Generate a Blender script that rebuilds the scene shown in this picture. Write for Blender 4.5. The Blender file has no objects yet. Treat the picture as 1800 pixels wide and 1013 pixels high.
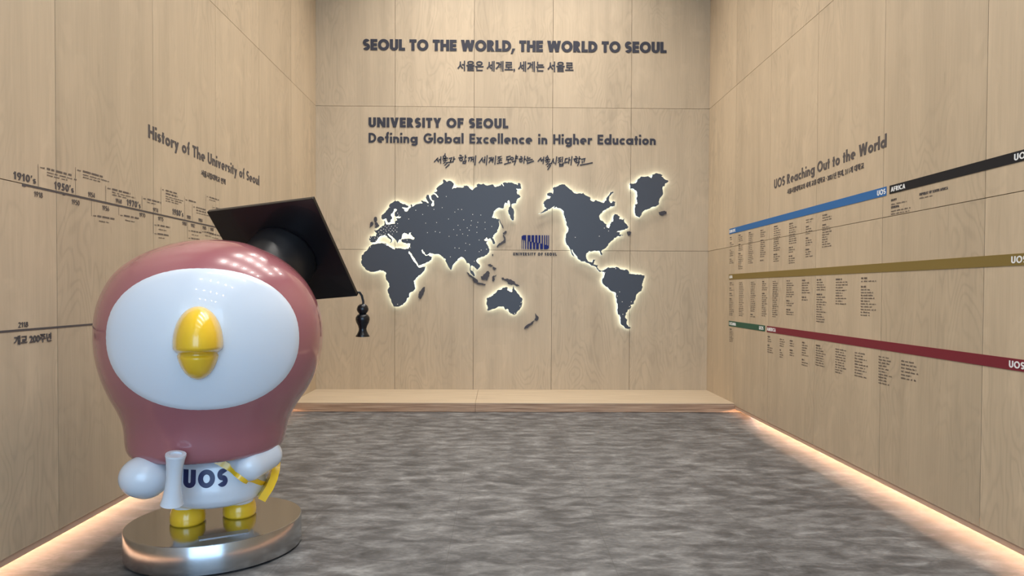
import bpy, bmesh, math, random
from mathutils import Vector, Matrix
from mathutils.geometry import tessellate_polygon
from mathutils.bvhtree import BVHTree

random.seed(7)
S = bpy.context.scene
COL = S.collection

# ------------------------------------------------------------------ survey of the room (metres)
F, YAW, PITCH, ROLL, CY, EYE = 1191.39, .0145, -.0189, .0046, 533.83, 1.5
XL, XR, YB = -2.594, 2.8843, 9.4821            # left wall, right wall, back wall
Z1, Z2 = 2.0669, 4.0536                        # heights of the two horizontal panel joints
LEDGE_H, LEDGE_Y = .1133, 8.3352
Z_STRIP, Z_WALL = .0476, .0881                 # underside of the strip board, underside of the wall panels
ZC, YF = 6.5, -4.2                             # ceiling height, where the side walls end
PW, PL, PR = (XR - XL) / 5, 1.0987, 1.0922     # panel widths

# ------------------------------------------------------------------ camera
def axes():
    fwd = Vector((math.sin(YAW) * math.cos(PITCH), math.cos(YAW) * math.cos(PITCH), math.sin(PITCH)))
    right = Vector((math.cos(YAW), -math.sin(YAW), 0))
    up = right.cross(fwd)
    c, s = math.cos(ROLL), math.sin(ROLL)
    return right * c + up * s, up * c - right * s, fwd
cam_d = bpy.data.cameras.new('camera'); cam = bpy.data.objects.new('camera', cam_d); COL.objects.link(cam)
R_, U_, F_ = axes()
cam.matrix_world = Matrix(((R_.x, U_.x, -F_.x, 0), (R_.y, U_.y, -F_.y, 0), (R_.z, U_.z, -F_.z, EYE), (0, 0, 0, 1)))
cam_d.sensor_fit = 'HORIZONTAL'; cam_d.sensor_width = 36; cam_d.lens = F / 1800 * 36
cam_d.shift_y = (CY - 506.5) / 1800
cam_d.clip_start = .05
S.camera = cam

# ------------------------------------------------------------------ exposure, daylight, ceiling lamps
S.view_settings.view_transform = 'Standard'; S.view_settings.look = 'None'
S.view_settings.gamma = 1; S.view_settings.use_curve_mapping = False
S.view_settings.exposure = -.14
w = bpy.data.worlds.new('daylight'); S.world = w; w.use_nodes = True
bg = w.node_tree.nodes['Background']; bg.inputs[0].default_value = (.49, .73, 1, 1); bg.inputs[1].default_value = 5.0
LAMP_W, LED_E, HALO_E = 20, 122, 5
def lamp(x, y, power, r=.07, color=(1, .945, .875)):
    d = bpy.data.lights.new('downlight', 'AREA'); d.shape = 'DISK'; d.size = 2 * r; d.energy = power; d.color = color; d.spread = math.radians(135)
    o = bpy.data.objects.new('downlight', d); o.location = (x, y, ZC - .03); COL.objects.link(o)
for iy in range(7):
    for ix in range(5):
        lamp(.145 + (ix - 2) * .72, -2.9 + iy * 1.88, LAMP_W * (.3, .3, .35, .55, .85, 1.15, 1.15)[iy])

# ------------------------------------------------------------------ helpers
def ray(u, v):
    return (R_ * (u - 900) - U_ * (v - CY) + F_ * F)
def on_back(u, v): d = ray(u, v); t = YB / d.y; return d.x * t, EYE + d.z * t
def on_left(u, v): d = ray(u, v); t = XL / d.x; return d.y * t, EYE + d.z * t
def on_right(u, v): d = ray(u, v); t = XR / d.x; return d.y * t, EYE + d.z * t
FRAME = {'back': (Vector((1, 0, 0)), Vector((0, -1, 0)), on_back), 'left': (Vector((0, 1, 0)), Vector((1, 0, 0)), on_left), 'right': (Vector((0, -1, 0)), Vector((-1, 0, 0)), on_right)}
def wall_matrix(side, a, b, depth=0):
    """local x along the wall as one reads it, local y up, local z out of the wall"""
    ax, n, _ = FRAME[side]
    p = {'back': Vector((a, YB, b)), 'left': Vector((XL, a, b)), 'right': Vector((XR, a, b))}[side] + n * depth
    return Matrix(((ax.x, 0, n.x, p.x), (ax.y, 0, n.y, p.y), (0, 1, 0, p.z), (0, 0, 0, 1)))

def link(name, me, parent=None, mw=None):
    o = bpy.data.objects.new(name, me); COL.objects.link(o)
    if parent: o.parent = parent
    if mw is not None: o.matrix_world = mw
    return o
def empty(name, mw):
    o = bpy.data.objects.new(name, None); COL.objects.link(o); o.matrix_world = mw; o.empty_display_size = .1; return o
def tag(o, label, cat, group=None):
    o['label'] = label; o['category'] = cat
    if group: o['group'] = group
    return o
def struct(o): o['kind'] = 'structure'; return o

class MB:
    def __init__(s): s.v = []; s.f = []; s.m = []
    def add(s, vs, fs, mi=0):
        n = len(s.v); s.v += [tuple(v) for v in vs]; s.f += [tuple(i + n for i in f) for f in fs]; s.m += [mi] * len(fs)
    def box(s, x0, x1, y0, y1, z0, z1, mi=0):
        s.add([(x0, y0, z0), (x1, y0, z0), (x1, y1, z0), (x0, y1, z0), (x0, y0, z1), (x1, y0, z1), (x1, y1, z1), (x0, y1, z1)],
              [(3, 2, 1, 0), (4, 5, 6, 7), (0, 1, 5, 4), (1, 2, 6, 5), (2, 3, 7, 6), (3, 0, 4, 7)], mi)
    def quad(s, x0, x1, y0, y1, z, mi=0): s.add([(x0, y0, z), (x1, y0, z), (x1, y1, z), (x0, y1, z)], [(0, 1, 2, 3)], mi)
    def lathe(s, prof, n=48, c=(0, 0, 0), sx=1, sy=1, cap=True, mi=0):
        vs = []; fs = []
        for r, z in prof:
            for k in range(n):
                a = 2 * math.pi * k / n; vs.append((c[0] + r * sx * math.cos(a), c[1] + r * sy * math.sin(a), c[2] + z))
        for i in range(len(prof) - 1):
            for k in range(n):
                k2 = (k + 1) % n; fs.append((i * n + k, i * n + k2, (i + 1) * n + k2, (i + 1) * n + k))
        if cap: fs.append(tuple(range(n - 1, -1, -1))); fs.append(tuple((len(prof) - 1) * n + k for k in range(n)))
        s.add(vs, fs, mi)
    def tube(s, pts, rad, n=16, mi=0):
        pts = [Vector(p) for p in pts]; rad = rad if isinstance(rad, (list, tuple)) else [rad] * len(pts)
        up = None; vs = []
        for i, p in enumerate(pts):
            t = (pts[min(i + 1, len(pts) - 1)] - pts[max(i - 1, 0)]).normalized()
            if up is None: up = t.orthogonal().normalized()
            up = (up - t * up.dot(t)).normalized(); q = t.cross(up)
            for k in range(n):
                a = 2 * math.pi * k / n; vs.append(p + (up * math.cos(a) + q * math.sin(a)) * rad[i])
        fs = [(i * n + k, i * n + (k + 1) % n, (i + 1) * n + (k + 1) % n, (i + 1) * n + k) for i in range(len(pts) - 1) for k in range(n)]
        fs += [tuple(range(n - 1, -1, -1)), tuple((len(pts) - 1) * n + k for k in range(n))]
        s.add(vs, fs, mi)
    def ellipsoid(s, c, r, rot=None, nu=32, nv=18, mi=0):
        rot = rot or Matrix.Identity(3); vs = []; c = Vector(c)
        for i in range(nv + 1):
            t = math.pi * i / nv
            for k in range(nu):
                a = 2 * math.pi * k / nu
                vs.append(c + rot @ Vector((r[0] * math.sin(t) * math.cos(a), r[1] * math.sin(t) * math.sin(a), r[2] * math.cos(t))))
        fs = [(i * nu + k, (i + 1) * nu + k, (i + 1) * nu + (k + 1) % nu, i * nu + (k + 1) % nu) for i in range(nv) for k in range(nu)]
        s.add(vs, fs, mi)
    def mesh(s, name, mats, smooth=False, weld=False):
        me = bpy.data.meshes.new(name); me.from_pydata(s.v, [], s.f)
        for m in (mats if isinstance(mats, (list, tuple)) else [mats]): me.materials.append(m)
        for p, mi in zip(me.polygons, s.m): p.material_index = mi
        if weld or smooth:
            b = bmesh.new(); b.from_mesh(me); bmesh.ops.remove_doubles(b, verts=b.verts, dist=1e-5)
            bmesh.ops.recalc_face_normals(b, faces=b.faces); b.to_mesh(me); b.free()
        if smooth: me.polygons.foreach_set('use_smooth', [True] * len(me.polygons))
        me.update(); return me
    def build(s, name, mats, parent=None, mw=None, smooth=False, angle=None):
        o = link(name, s.mesh(name, mats, smooth), parent, mw)
        if angle: o.data.set_sharp_from_angle(angle=math.radians(angle))
        return o
def bevel(o, w_=.004, seg=2):
    m = o.modifiers.new('bevel', 'BEVEL'); m.width = w_; m.segments = seg; m.limit_method = 'ANGLE'; m.angle_limit = math.radians(40); return o

# ------------------------------------------------------------------ materials
def mat(name, col, rough=.5, metal=0, coat=0, emit=None, spec=.5):
    m = bpy.data.materials.new(name); m.use_nodes = True; b = m.node_tree.nodes['Principled BSDF']
    b.inputs['Base Color'].default_value = (*col, 1); b.inputs['Roughness'].default_value = rough; b.inputs['Metallic'].default_value = metal
    b.inputs['Coat Weight'].default_value = coat; b.inputs['Coat Roughness'].default_value = .04; b.inputs['Specular IOR Level'].default_value = spec
    if emit: b.inputs['Emission Color'].default_value = (*emit[0], 1); b.inputs['Emission Strength'].default_value = emit[1]
    return m
class NT:
    def __init__(s, m): s.t = m.node_tree; s.b = s.t.nodes['Principled BSDF']
    def n(s, t, **k):
        o = s.t.nodes.new(t)
        for a, b in k.items(): setattr(o, a, b)
        return o
    def l(s, a, b): s.t.links.new(a, b)
    def math(s, op, a, b=None, c=None):
        o = s.n('ShaderNodeMath', operation=op)
        for i, x in enumerate((a, b, c)):
            if x is None: continue
            if hasattr(x, 'links'): s.l(x, o.inputs[i])
            else: o.inputs[i].default_value = x
        return o.outputs[0]
    def noise(s, vec, scale, detail=3, rough=.5, dist=0):
        o = s.n('ShaderNodeTexNoise'); s.l(vec, o.inputs['Vector']); o.inputs['Scale'].default_value = scale; o.inputs['Detail'].default_value = detail
        o.inputs['Roughness'].default_value = rough; o.inputs['Distortion'].default_value = dist; return o.outputs['Fac']
    def comb(s, x, y, z):
        o = s.n('ShaderNodeCombineXYZ')
        for i, q in enumerate((x, y, z)):
            if hasattr(q, 'links'): s.l(q, o.inputs[i])
            else: o.inputs[i].default_value = q
        return o.outputs[0]
    def ramp(s, fac, stops):
        o = s.n('ShaderNodeValToRGB'); s.l(fac, o.inputs[0]); e = o.color_ramp.elements
        while len(e) < len(stops): e.new(.5)
        for q, (p, c) in zip(e, stops): q.position = p; q.color = (*c, 1)
        return o.outputs[0]
    def mix(s, fac, a, b, blend='MIX'):
        o = s.n('ShaderNodeMix', data_type='RGBA', blend_type=blend)
        if hasattr(fac, 'links'): s.l(fac, o.inputs[0])
        else: o.inputs[0].default_value = fac
        for q, x in ((o.inputs[6], a), (o.inputs[7], b)):
            if hasattr(x, 'links'): s.l(x, q)
            else: q.default_value = (*x, 1)
        return o.outputs[2]

def plywood(name, horiz, base=(.54, .43, .302)):
    m = mat(name, base, .45, spec=.35); t = NT(m)
    g = t.n('ShaderNodeNewGeometry'); sp = t.n('ShaderNodeSeparateXYZ'); t.l(g.outputs['Position'], sp.inputs[0])
    hx = sp.outputs[0 if horiz == 'X' else 1]; z = sp.outputs[2]; rnd = g.outputs['Random Per Island']
    off = t.math('MULTIPLY', rnd, 57.0)
    h2 = t.math('ADD', hx, off)
    fibre = t.noise(t.comb(t.math('MULTIPLY', h2, 70), t.math('MULTIPLY', z, 2.2), off), 1, 4, .6)
    broad = t.noise(t.comb(t.math('MULTIPLY', h2, 6), t.math('MULTIPLY', z, .55), off), 1, 3, .55)
    fig = t.noise(t.comb(t.math('MULTIPLY', h2, 2.6), t.math('MULTIPLY', z, .75), off), 1, 2.5, .5, .35)
    rings = t.math('POWER', t.math('ABSOLUTE', t.math('SINE', t.math('MULTIPLY', fig, 62))), 6)
    mask = t.noise(t.comb(t.math('MULTIPLY', h2, 1.3), t.math('MULTIPLY', z, .8), t.math('ADD', off, 9)), 1, 1)
    mask = t.ramp(mask, [(.42, (0, 0, 0)), (.62, (1, 1, 1))])
    fleck = t.noise(t.comb(t.math('MULTIPLY', h2, 38), t.math('MULTIPLY', z, 6), off), 1, 2, .5)
    fleck = t.ramp(fleck, [(.70, (0, 0, 0)), (.78, (1, 1, 1))])
    d, li = tuple(c * .88 for c in base), tuple(min(1, c * 1.10) for c in base)
    c = t.ramp(broad, [(.25, d), (.5, base), (.78, li)])
    c = t.mix(t.math('MULTIPLY', t.math('SUBTRACT', fibre, .32), .50), c, tuple(q * .55 for q in base))
    c = t.mix(t.math('MULTIPLY', t.math('MULTIPLY', rings, mask), .23), c, tuple(q * .52 for q in base))
    c = t.mix(t.math('MULTIPLY', fleck, .22), c, tuple(q * .45 for q in base))
    shim = t.noise(t.comb(t.math('MULTIPLY', h2, 5.5), t.math('MULTIPLY', z, 2.6), t.math('ADD', off, 21)), 1, 3, .55, .8)
    c = t.mix(t.math('MULTIPLY', t.ramp(shim, [(.55, (0, 0, 0)), (.72, (1, 1, 1))]), .30), c, tuple(min(1, q * 1.22) for q in base))
    hs = t.n('ShaderNodeHueSaturation'); t.l(c, hs.inputs['Color']); t.l(t.math('MULTIPLY_ADD', rnd, .14, .93), hs.inputs['Value'])
    t.l(hs.outputs[0], t.b.inputs['Base Color'])
    return m
M = {}
M['ply_back'] = plywood('birch_plywood_back', 'X'); M['ply_side'] = plywood('birch_plywood_side', 'Y')
M['gap'] = mat('dark_joint', (.05, .036, .026), .9)
M['strip'] = mat('strip_board', (.62, .42, .30), .5)
M['cavity'] = mat('painted_recess', (.55, .45, .36), .8)

def floor_mat():
    m = mat('grey_vinyl_floor', (.2, .19, .18), .42, spec=.4); t = NT(m)
    g = t.n('ShaderNodeNewGeometry'); sp = t.n('ShaderNodeSeparateXYZ'); t.l(g.outputs['Position'], sp.inputs[0]); x, y = sp.outputs[0], sp.outputs[1]
    a = t.noise(t.comb(t.math('MULTIPLY', x, 4.6), t.math('MULTIPLY', y, 9.5), 0), 1, 5, .62, .4)
    b = t.noise(t.comb(t.math('MULTIPLY', x, 1.6), t.math('MULTIPLY', y, 2.2), 3), 1, 3, .5)
    c = t.noise(t.comb(t.math('MULTIPLY', x, 26), t.math('MULTIPLY', y, 60), 5), 1, 4, .6)
    v = t.math('ADD', t.math('MULTIPLY', a, .62), t.math('ADD', t.math('MULTIPLY', b, .22), t.math('MULTIPLY', c, .16)))
    col = t.ramp(v, [(.35, (.040, .042, .046)), (.46, (.090, .091, .095)), (.56, (.170, .172, .174)), (.68, (.32, .325, .325))])
    def joint(q, step, off):
        fr = t.math('FRACT', t.math('MULTIPLY_ADD', q, 1 / step, off)); return t.math('LESS_THAN', fr, .0045 / step)
    j = t.math('MAXIMUM', joint(x, .92, .33), joint(y, 1.84, .1))
    col = t.mix(t.math('MULTIPLY', j, .3), col, (.05, .045, .04))
    t.l(col, t.b.inputs['Base Color']); t.l(t.math('MULTIPLY_ADD', a, .25, .34), t.b.inputs['Roughness'])
    return m
M['floor'] = floor_mat()
def edge_mat():
    m = mat('plywood_edge', (.4, .24, .14), .55); t = NT(m)
    g = t.n('ShaderNodeNewGeometry'); sp = t.n('ShaderNodeSeparateXYZ'); t.l(g.outputs['Position'], sp.inputs[0])
    v = t.noise(t.comb(t.math('MULTIPLY', sp.outputs[0], 1.6), 0, t.math('MULTIPLY', sp.outputs[2], 150)), 1, 3, .6)
    t.l(t.ramp(v, [(.34, (.20, .11, .065)), (.5, (.44, .28, .18)), (.66, (.62, .45, .31))]), t.b.inputs['Base Color']); return m
M['edge'] = edge_mat()
def ledge_top():
    m = mat('ledge_plywood', (.5, .42, .3), .45); t = NT(m)
    g = t.n('ShaderNodeNewGeometry'); sp = t.n('ShaderNodeSeparateXYZ'); t.l(g.outputs['Position'], sp.inputs[0])
    v = t.noise(t.comb(t.math('MULTIPLY', sp.outputs[0], 1.5), t.math('MULTIPLY', sp.outputs[1], 22), 0), 1, 3, .6)
    t.l(t.ramp(v, [(.3, (.47, .37, .26)), (.7, (.6, .49, .35))]), t.b.inputs['Base Color']); return m
M['ledge'] = ledge_top()
M['ceiling'] = mat('ceiling_paint', (.6, .58, .55), .9)
M['led'] = mat('led_tape', (1, .8, .6), .5, emit=((1, .63, .41), LED_E))
M['halo'] = mat('white_backlight', (.9, .95, .9), .5, emit=((.80, .98, 1), HALO_E))
M['plate'] = mat('charcoal_plate', (.05, .058, .078), .45)
M['plate_rim'] = mat('charcoal_plate_edge', (.04, .043, .05), .5)
M['island'] = mat('dark_island_plate', (.05, .043, .05), .55)
M['pin'] = mat('pin_light', (1, .95, .85), .4, emit=((1, .95, .85), .35))
M['letter'] = mat('slate_lettering', (.045, .046, .062), .7, spec=.25)
M['letter_brown'] = mat('grey_brown_lettering', (.095, .082, .08), .7, spec=.25)
M['small'] = mat('small_print', (.125, .098, .083), .6)
M['navy'] = mat('navy_emblem', (.007, .015, .13), .6, spec=.25)
M['white_print'] = mat('white_print', (.82, .82, .82), .5)
for k, c in dict(blue=(.032, .135, .36), black=(.012, .012, .015), gold=(.215, .15, .042), green=(.03, .095, .06), red=(.19, .022, .034)).items(): M[k] = mat('vinyl_' + k, c, .6, spec=.22)
M['mauve'] = mat('mauve_gloss', (.35, .122, .142), .22, coat=.8)
M['white'] = mat('white_gloss', (.70, .77, .87), .25, coat=.7)
M['yellow'] = mat('yellow_gloss', (.88, .55, .025), .22, coat=.7)
M['cap'] = mat('black_gloss', (.008, .008, .010), .25, coat=.2, spec=.35)
M['cap_crown'] = mat('black_satin', (.010, .011, .014), .38, spec=.35)
M['navy_print'] = mat('navy_print', (.008, .016, .10), .4)
def steel(name, rough):
    m = mat(name, (.48, .495, .52), rough, 1); t = NT(m)
    g = t.n('ShaderNodeTexCoord'); v = t.noise(g.outputs['Object'], 6, 3, .6)
    t.l(t.math('MULTIPLY_ADD', v, .12, rough - .05), t.b.inputs['Roughness']); return m
M['steel'] = steel('brushed_steel', .16); M['steel_top'] = steel('polished_steel', .10)
M['plaque'] = mat('plaque', (.35, .36, .40), .3, 1)

# ------------------------------------------------------------------ room shell
b = MB(); b.quad(XL - .42, XR + .42, YF - 6, YB + .1, 0); struct(b.build('floor', M['floor']))
b = MB(); b.box(XL - .3, XR + .3, YF - 3, YB + .3, ZC, ZC + .1); struct(b.build('ceiling', M['ceiling']))
G = .0023                                                            # half of a panel joint
def rows(z0): return [(z0, Z1), (Z1, Z2), (Z2, ZC)]
b = MB(); b.box(XL - .2, XR + .2, YB + .018, YB + .2, 0, ZC, 1)
for i in range(5):
    for z0, z1 in rows(0):
        b.box(XL + PW * i + (G if i else -.1), XL + PW * (i + 1) - (G if i < 4 else -.1), YB, YB + .0175, z0 + G, z1 - G, 0)
struct(b.build('wall_back', [M['ply_back'], M['gap']]))
for side, X, sg, pw in (('left', XL, -1, PL), ('right', XR, 1, PR)):
    b = MB()
    xs = sorted((X + sg * .018, X + sg * .2)); b.box(*xs, YF, YB + .0175, .16, ZC, 1)
    xs = sorted((X + sg * .018, X + sg * .42)); b.box(*xs, YF, LEDGE_Y + .2, .15, .16, 2)
    xs = sorted((X + sg * .38, X + sg * .42)); b.box(*xs, YF, LEDGE_Y + .2, 0, .15, 2)
    xs = sorted((X + sg * .012, X + sg * .42)); b.box(*xs, YF - .02, YF, 0, .16, 2)
    y1 = YB
    while y1 > YF:
        y0 = max(YF, y1 - pw)
        for z0, z1 in rows(Z_WALL - G):
            xs = sorted((X, X + sg * .0175)); b.box(*xs, y0 + G, y1 - G, z0 + G, z1 - G, 0)
        y1 -= pw
    struct(b.build('wall_' + side, [M['ply_side'], M['gap'], M['cavity']]))
    b = MB(); xs = sorted((X + sg * .006, X + sg * .018)); b.box(*xs, YF, LEDGE_Y - .002, Z_STRIP, Z_WALL - .0005)
    struct(b.build('baseboard_' + side, M['strip']))
    b = MB(); xs = (X + sg * .30 - .004, X + sg * .30 + .004); b.box(*xs, YF + .05, LEDGE_Y + .18, .092, .104)
    o = b.build('led_strip', M['led'])
    tag(o, 'warm glowing light strip tucked under the %s' % ('wall with the history timeline' if side == 'left' else 'wall with the coloured country bands'), 'light', 'floor light strips')
b = MB()
cut = on_back(841, 690)[0]
for x0, x1 in ((XL - .2, cut - .0015), (cut + .0015, XR + .2)):
    b.box(x0, x1, LEDGE_Y, YB - .001, .004, LEDGE_H - .006, 1); b.box(x0, x1, LEDGE_Y - .001, YB - .001, LEDGE_H - .006, LEDGE_H, 0)
struct(b.build('trim_1', [M['ledge'], M['edge']]))

# ------------------------------------------------------------------ stroke lettering (geometric sans)
def arc(cx, cy, rx, ry, a0, a1, n=None):
    n = n or max(4, int(abs(a1 - a0) / 11))
    return [(cx + rx * math.cos(math.radians(a0 + (a1 - a0) * i / n)), cy + ry * math.sin(math.radians(a0 + (a1 - a0) * i / n))) for i in range(n + 1)]
def glyph(ch, w):
    """returns (strokes, quads, advance); strokes are centre lines, quads are slanted bars"""
    h = w / 2; st = []; qd = []
    def D(x0, y0, x1, y1, k=1.08): hw = w * k / 2; qd.append([(x0 - hw, y0), (x0 + hw, y0), (x1 + hw, y1), (x1 - hw, y1)])
    def V(x, y0, y1): st.append([(x, y0), (x, y1)])
    def Hh(x0, x1, y): st.append([(x0, y), (x1, y)])
    X = .64; xr = X / 2 - h                               # x-height and bowl radius
    if ch in 'EFL':
        W = .54 if ch != 'L' else .50; V(h, 0, 1)
        if ch != 'L': Hh(w * .9, W, 1 - h); Hh(w * .9, W - .03, .5)
        if ch != 'F': Hh(w * .9, W, h)
    elif ch == 'T': W = .56; V(W / 2, 0, 1); Hh(0, W, 1 - h)
    elif ch == 'H': W = .70; V(h, 0, 1); V(W - h, 0, 1); Hh(h, W - h, .5)
    elif ch == 'I': W = w; V(h, 0, 1)
    elif ch == 'N': W = .76; V(h, 0, 1); V(W - h, 0, 1); D(w * .54, 1, W - w * .54, 0)
    elif ch == 'M': W = .92; D(w * .54, 0, w * .8, 1); D(W - w * .54, 0, W - w * .8, 1); D(w * .9, 1, W / 2, 0); D(W - w * .9, 1, W / 2, 0)
    elif ch == 'V': W = .74; D(w * .54, 1, W / 2, 0); D(W - w * .54, 1, W / 2, 0)
    elif ch == 'A': W = .78; D(w * .54, 0, W / 2, 1); D(W - w * .54, 0, W / 2, 1); Hh(W * .25, W * .75, .30)
    elif ch == 'W': W = 1.08; q = W / 4; D(w * .54, 1, q + .03, 0); D(W / 2, 1, q + .03, 0); D(W / 2, 1, W - q - .03, 0); D(W - w * .54, 1, W - q - .03, 0)
    elif ch == 'Y': W = .70; D(w * .54, 1, W / 2, .42); D(W - w * .54, 1, W / 2, .42); V(W / 2, 0, .46)
    elif ch == 'O': W = .90; st.append(arc(W / 2, .5, W / 2 - h, .51 - h, 0, 360, 40))
    elif ch == 'C': W = .74; st.append(arc(.45, .5, .45 - h, .51 - h, 48, 312, 30))
    elif ch == 'G': W = .86; st.append(arc(.45, .5, .45 - h, .51 - h, 45, 360, 34)); Hh(.46, .45 + .45, .5 - h * .3)
    elif ch == 'U': W = .66; r = W / 2 - h; st.append([(h, 1), (h, r + h)] + arc(W / 2, r + h, r, r + .01, 180, 360, 18)[1:-1] + [(W - h, r + h), (W - h, 1)])
    elif ch == 'D': W = .72; x0 = .26; st.append([(h, 1 - h), (x0, 1 - h)] + arc(x0, .5, W - h - x0, .5 - h, 90, -90, 20)[1:-1] + [(x0, h), (h, h)]); V(h, 0, 1)
    elif ch in 'PRB':
        W = .58; rb = (.56 - w) / 2; x0 = .27; st.append([(h, 1 - h), (x0, 1 - h)] + arc(x0, 1 - h - rb, .50 - h - x0 + .04, rb, 90, -90, 14)[1:-1] + [(x0, 1 - h - 2 * rb), (h, 1 - h - 2 * rb)]); V(h, 0, 1)
        if ch == 'R': D(W - w * .45, 0, .25, .47); W = .62
        if ch == 'B': rb2 = (.56 - w) / 2; st.append([(h, h + 2 * rb2), (x0, h + 2 * rb2)] + arc(x0, h + rb2, .56 - h - x0 + .04, rb2, 90, -90, 14)[1:-1] + [(x0, h), (h, h)])
    elif ch in 'Ss':
        T = 1 if ch == 'S' else X; W = .56 if ch == 'S' else .43; r = (T - w) / 4; rx = W / 2 - h
        st.append(arc(W / 2, T - h - r, rx, r + .005, 32, 270, 18) + arc(W / 2, h + r, rx, r + .005, 90, -148, 18)[1:])
    elif ch in 'oeca' or ch in 'bdgqp':
        W = X; c = arc(X / 2, X / 2, xr, xr + .01, 0, 360, 30)
        if ch == 'o': st.append(c)
        elif ch == 'c': st.append(arc(X / 2, X / 2, xr, xr + .01, 48, 312, 24)); W = X * .84
        elif ch == 'e': st.append(arc(X / 2, X / 2, xr, xr + .01, -4, 296, 26)); qd.append([(h, X * .5 - w * .36), (X - h * .3, X * .5 - w * .36), (X - h * .3, X * .5 + w * .22), (h, X * .5 + w * .22)])
        else:
            st.append(c); W = X + h * .5
            if ch == 'a': V(W - h, 0, X)
            if ch == 'd': V(W - h, 0, 1.06)
            if ch == 'b': st[-1] = [(x + h * .5, y) for x, y in c]; V(h, 0, 1.06)
            if ch == 'p': st[-1] = [(x + h * .5, y) for x, y in c]; V(h, -.3, X)
            if ch == 'g': r = X / 2 - h; st.append([(W - h, X), (W - h, -.04)] + arc(W - h - r, -.04, r, r * .72, 0, -155, 14)[1:])
    elif ch in 'nh':
        W = .56; r = (W - w) / 2; st.append([(h, r * .6)] + [(h, X - h - r)] + arc(W / 2, X - h - r, r, r, 180, 0, 14)[1:-1] + [(W - h, X - h - r), (W - h, 0)]); V(h, 0, X if ch == 'n' else 1.06)
    elif ch == 'u': W = .55; r = (W - w) / 2; st.append([(h, X), (h, r + h)] + arc(W / 2, r + h, r, r + .01, 180, 360, 14)[1:-1] + [(W - h, r + h), (W - h, X - .1)]); V(W - h, 0, X)
    elif ch == 'r': W = .37; V(h, 0, X); st.append(arc(.33, X - h - .16, .33 - h, .16, 180, 70, 8))
    elif ch == 'i': W = w; V(h, 0, X); st.append([(h, .83), (h, .83 + w)])
    elif ch == 'l': W = w; V(h, 0, 1.06)
    elif ch == 'f': W = .36; st.append([(.02 + w * .9, 0), (.02 + w * .9, .84)] + arc(.02 + w * .9 + .17, .84, .17, .2, 180, 95, 8)[1:]); Hh(0, .33, X - h * .8)
    elif ch == 't': W = .34; V(W / 2, 0, .88); Hh(0, W, X - h * .8)
    elif ch == 'x': W = .56; D(w * .54, 0, W - w * .54, X, 1.15); D(W - w * .54, 0, w * .54, X, 1.15)
    elif ch == 'v': W = .56; D(w * .54, X, W / 2, 0); D(W - w * .54, X, W / 2, 0)
    elif ch == 'y': W = .58; D(w * .54, X, W / 2 + .01, .03); D(W - w * .54, X, W * .24, -.32)
    elif ch == '1': W = .36; V(W - h - .04, 0, 1); qd.append([(0, .80), (W - .05, 1), (W - .05, 1 - w), (0, .80 - w * .8)])
    elif ch == '0': W = .58; st.append(arc(W / 2, .5, W / 2 - h, .51 - h, 0, 360, 30))
    elif ch in '96':
        W = .58; q = [[(x, y) for x, y in arc(W / 2, .68, W / 2 - h, .33 - h, 0, 360, 26)]]; dd = [(.13, 0), (.13 + w, 0), (W - .015, .57), (W - w * .9, .5)]
        if ch == '6': q = [[(W - x, 1 - y) for x, y in q[0]]]; dd = [(W - x, 1 - y) for x, y in dd]
        st += q; qd.append(dd)
    elif ch == '8': W = .56; st.append(arc(W / 2, .74, .23 - h, .27 - h, 0, 360, 22)); st.append(arc(W / 2, .29, .28 - h, .30 - h, 0, 360, 24))
    elif ch == '5': W = .54; Hh(.14, .50, 1 - h); qd.append([(.12, 1), (.12 + w, 1), (.06 + w, .5), (.06, .5)]); st.append(arc(.24, .32, .29 - h, .33 - h, 120, -150, 20))
    elif ch == '7': W = .54; Hh(.0, .54, 1 - h); D(.17, 0, .54 - w * .5, 1 - h)
    elif ch == '4': W = .58; V(.42, 0, 1); Hh(0, W, .28); D(.08, .24, .38, 1, .9)
    elif ch == '2': W = .54; st.append(arc(.27, .70, .27 - h, .31 - h, 165, -35, 16)); D(.12, w * .8, .44, .6); Hh(0.01, .54, h)
    elif ch == '3': W = .54; st.append(arc(.25, .74, .24 - h, .27 - h, 150, -90, 14)); st.append(arc(.25, .29, .28 - h, .30 - h, 90, -150, 16))
    elif ch == "'": W = w; qd.append([(w * .1, .66), (w * .55, .66), (w * 1.1, 1), (w * .2, 1)])
    elif ch == ',': W = w; qd.append([(-w * .3, -.2), (w * .25, -.2), (w * 1.1, w * 1.05), (w * .15, w * 1.05)])
    elif ch == '.': W = w; V(h, 0, w)
    else: W = .30
    return st, qd, W
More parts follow.
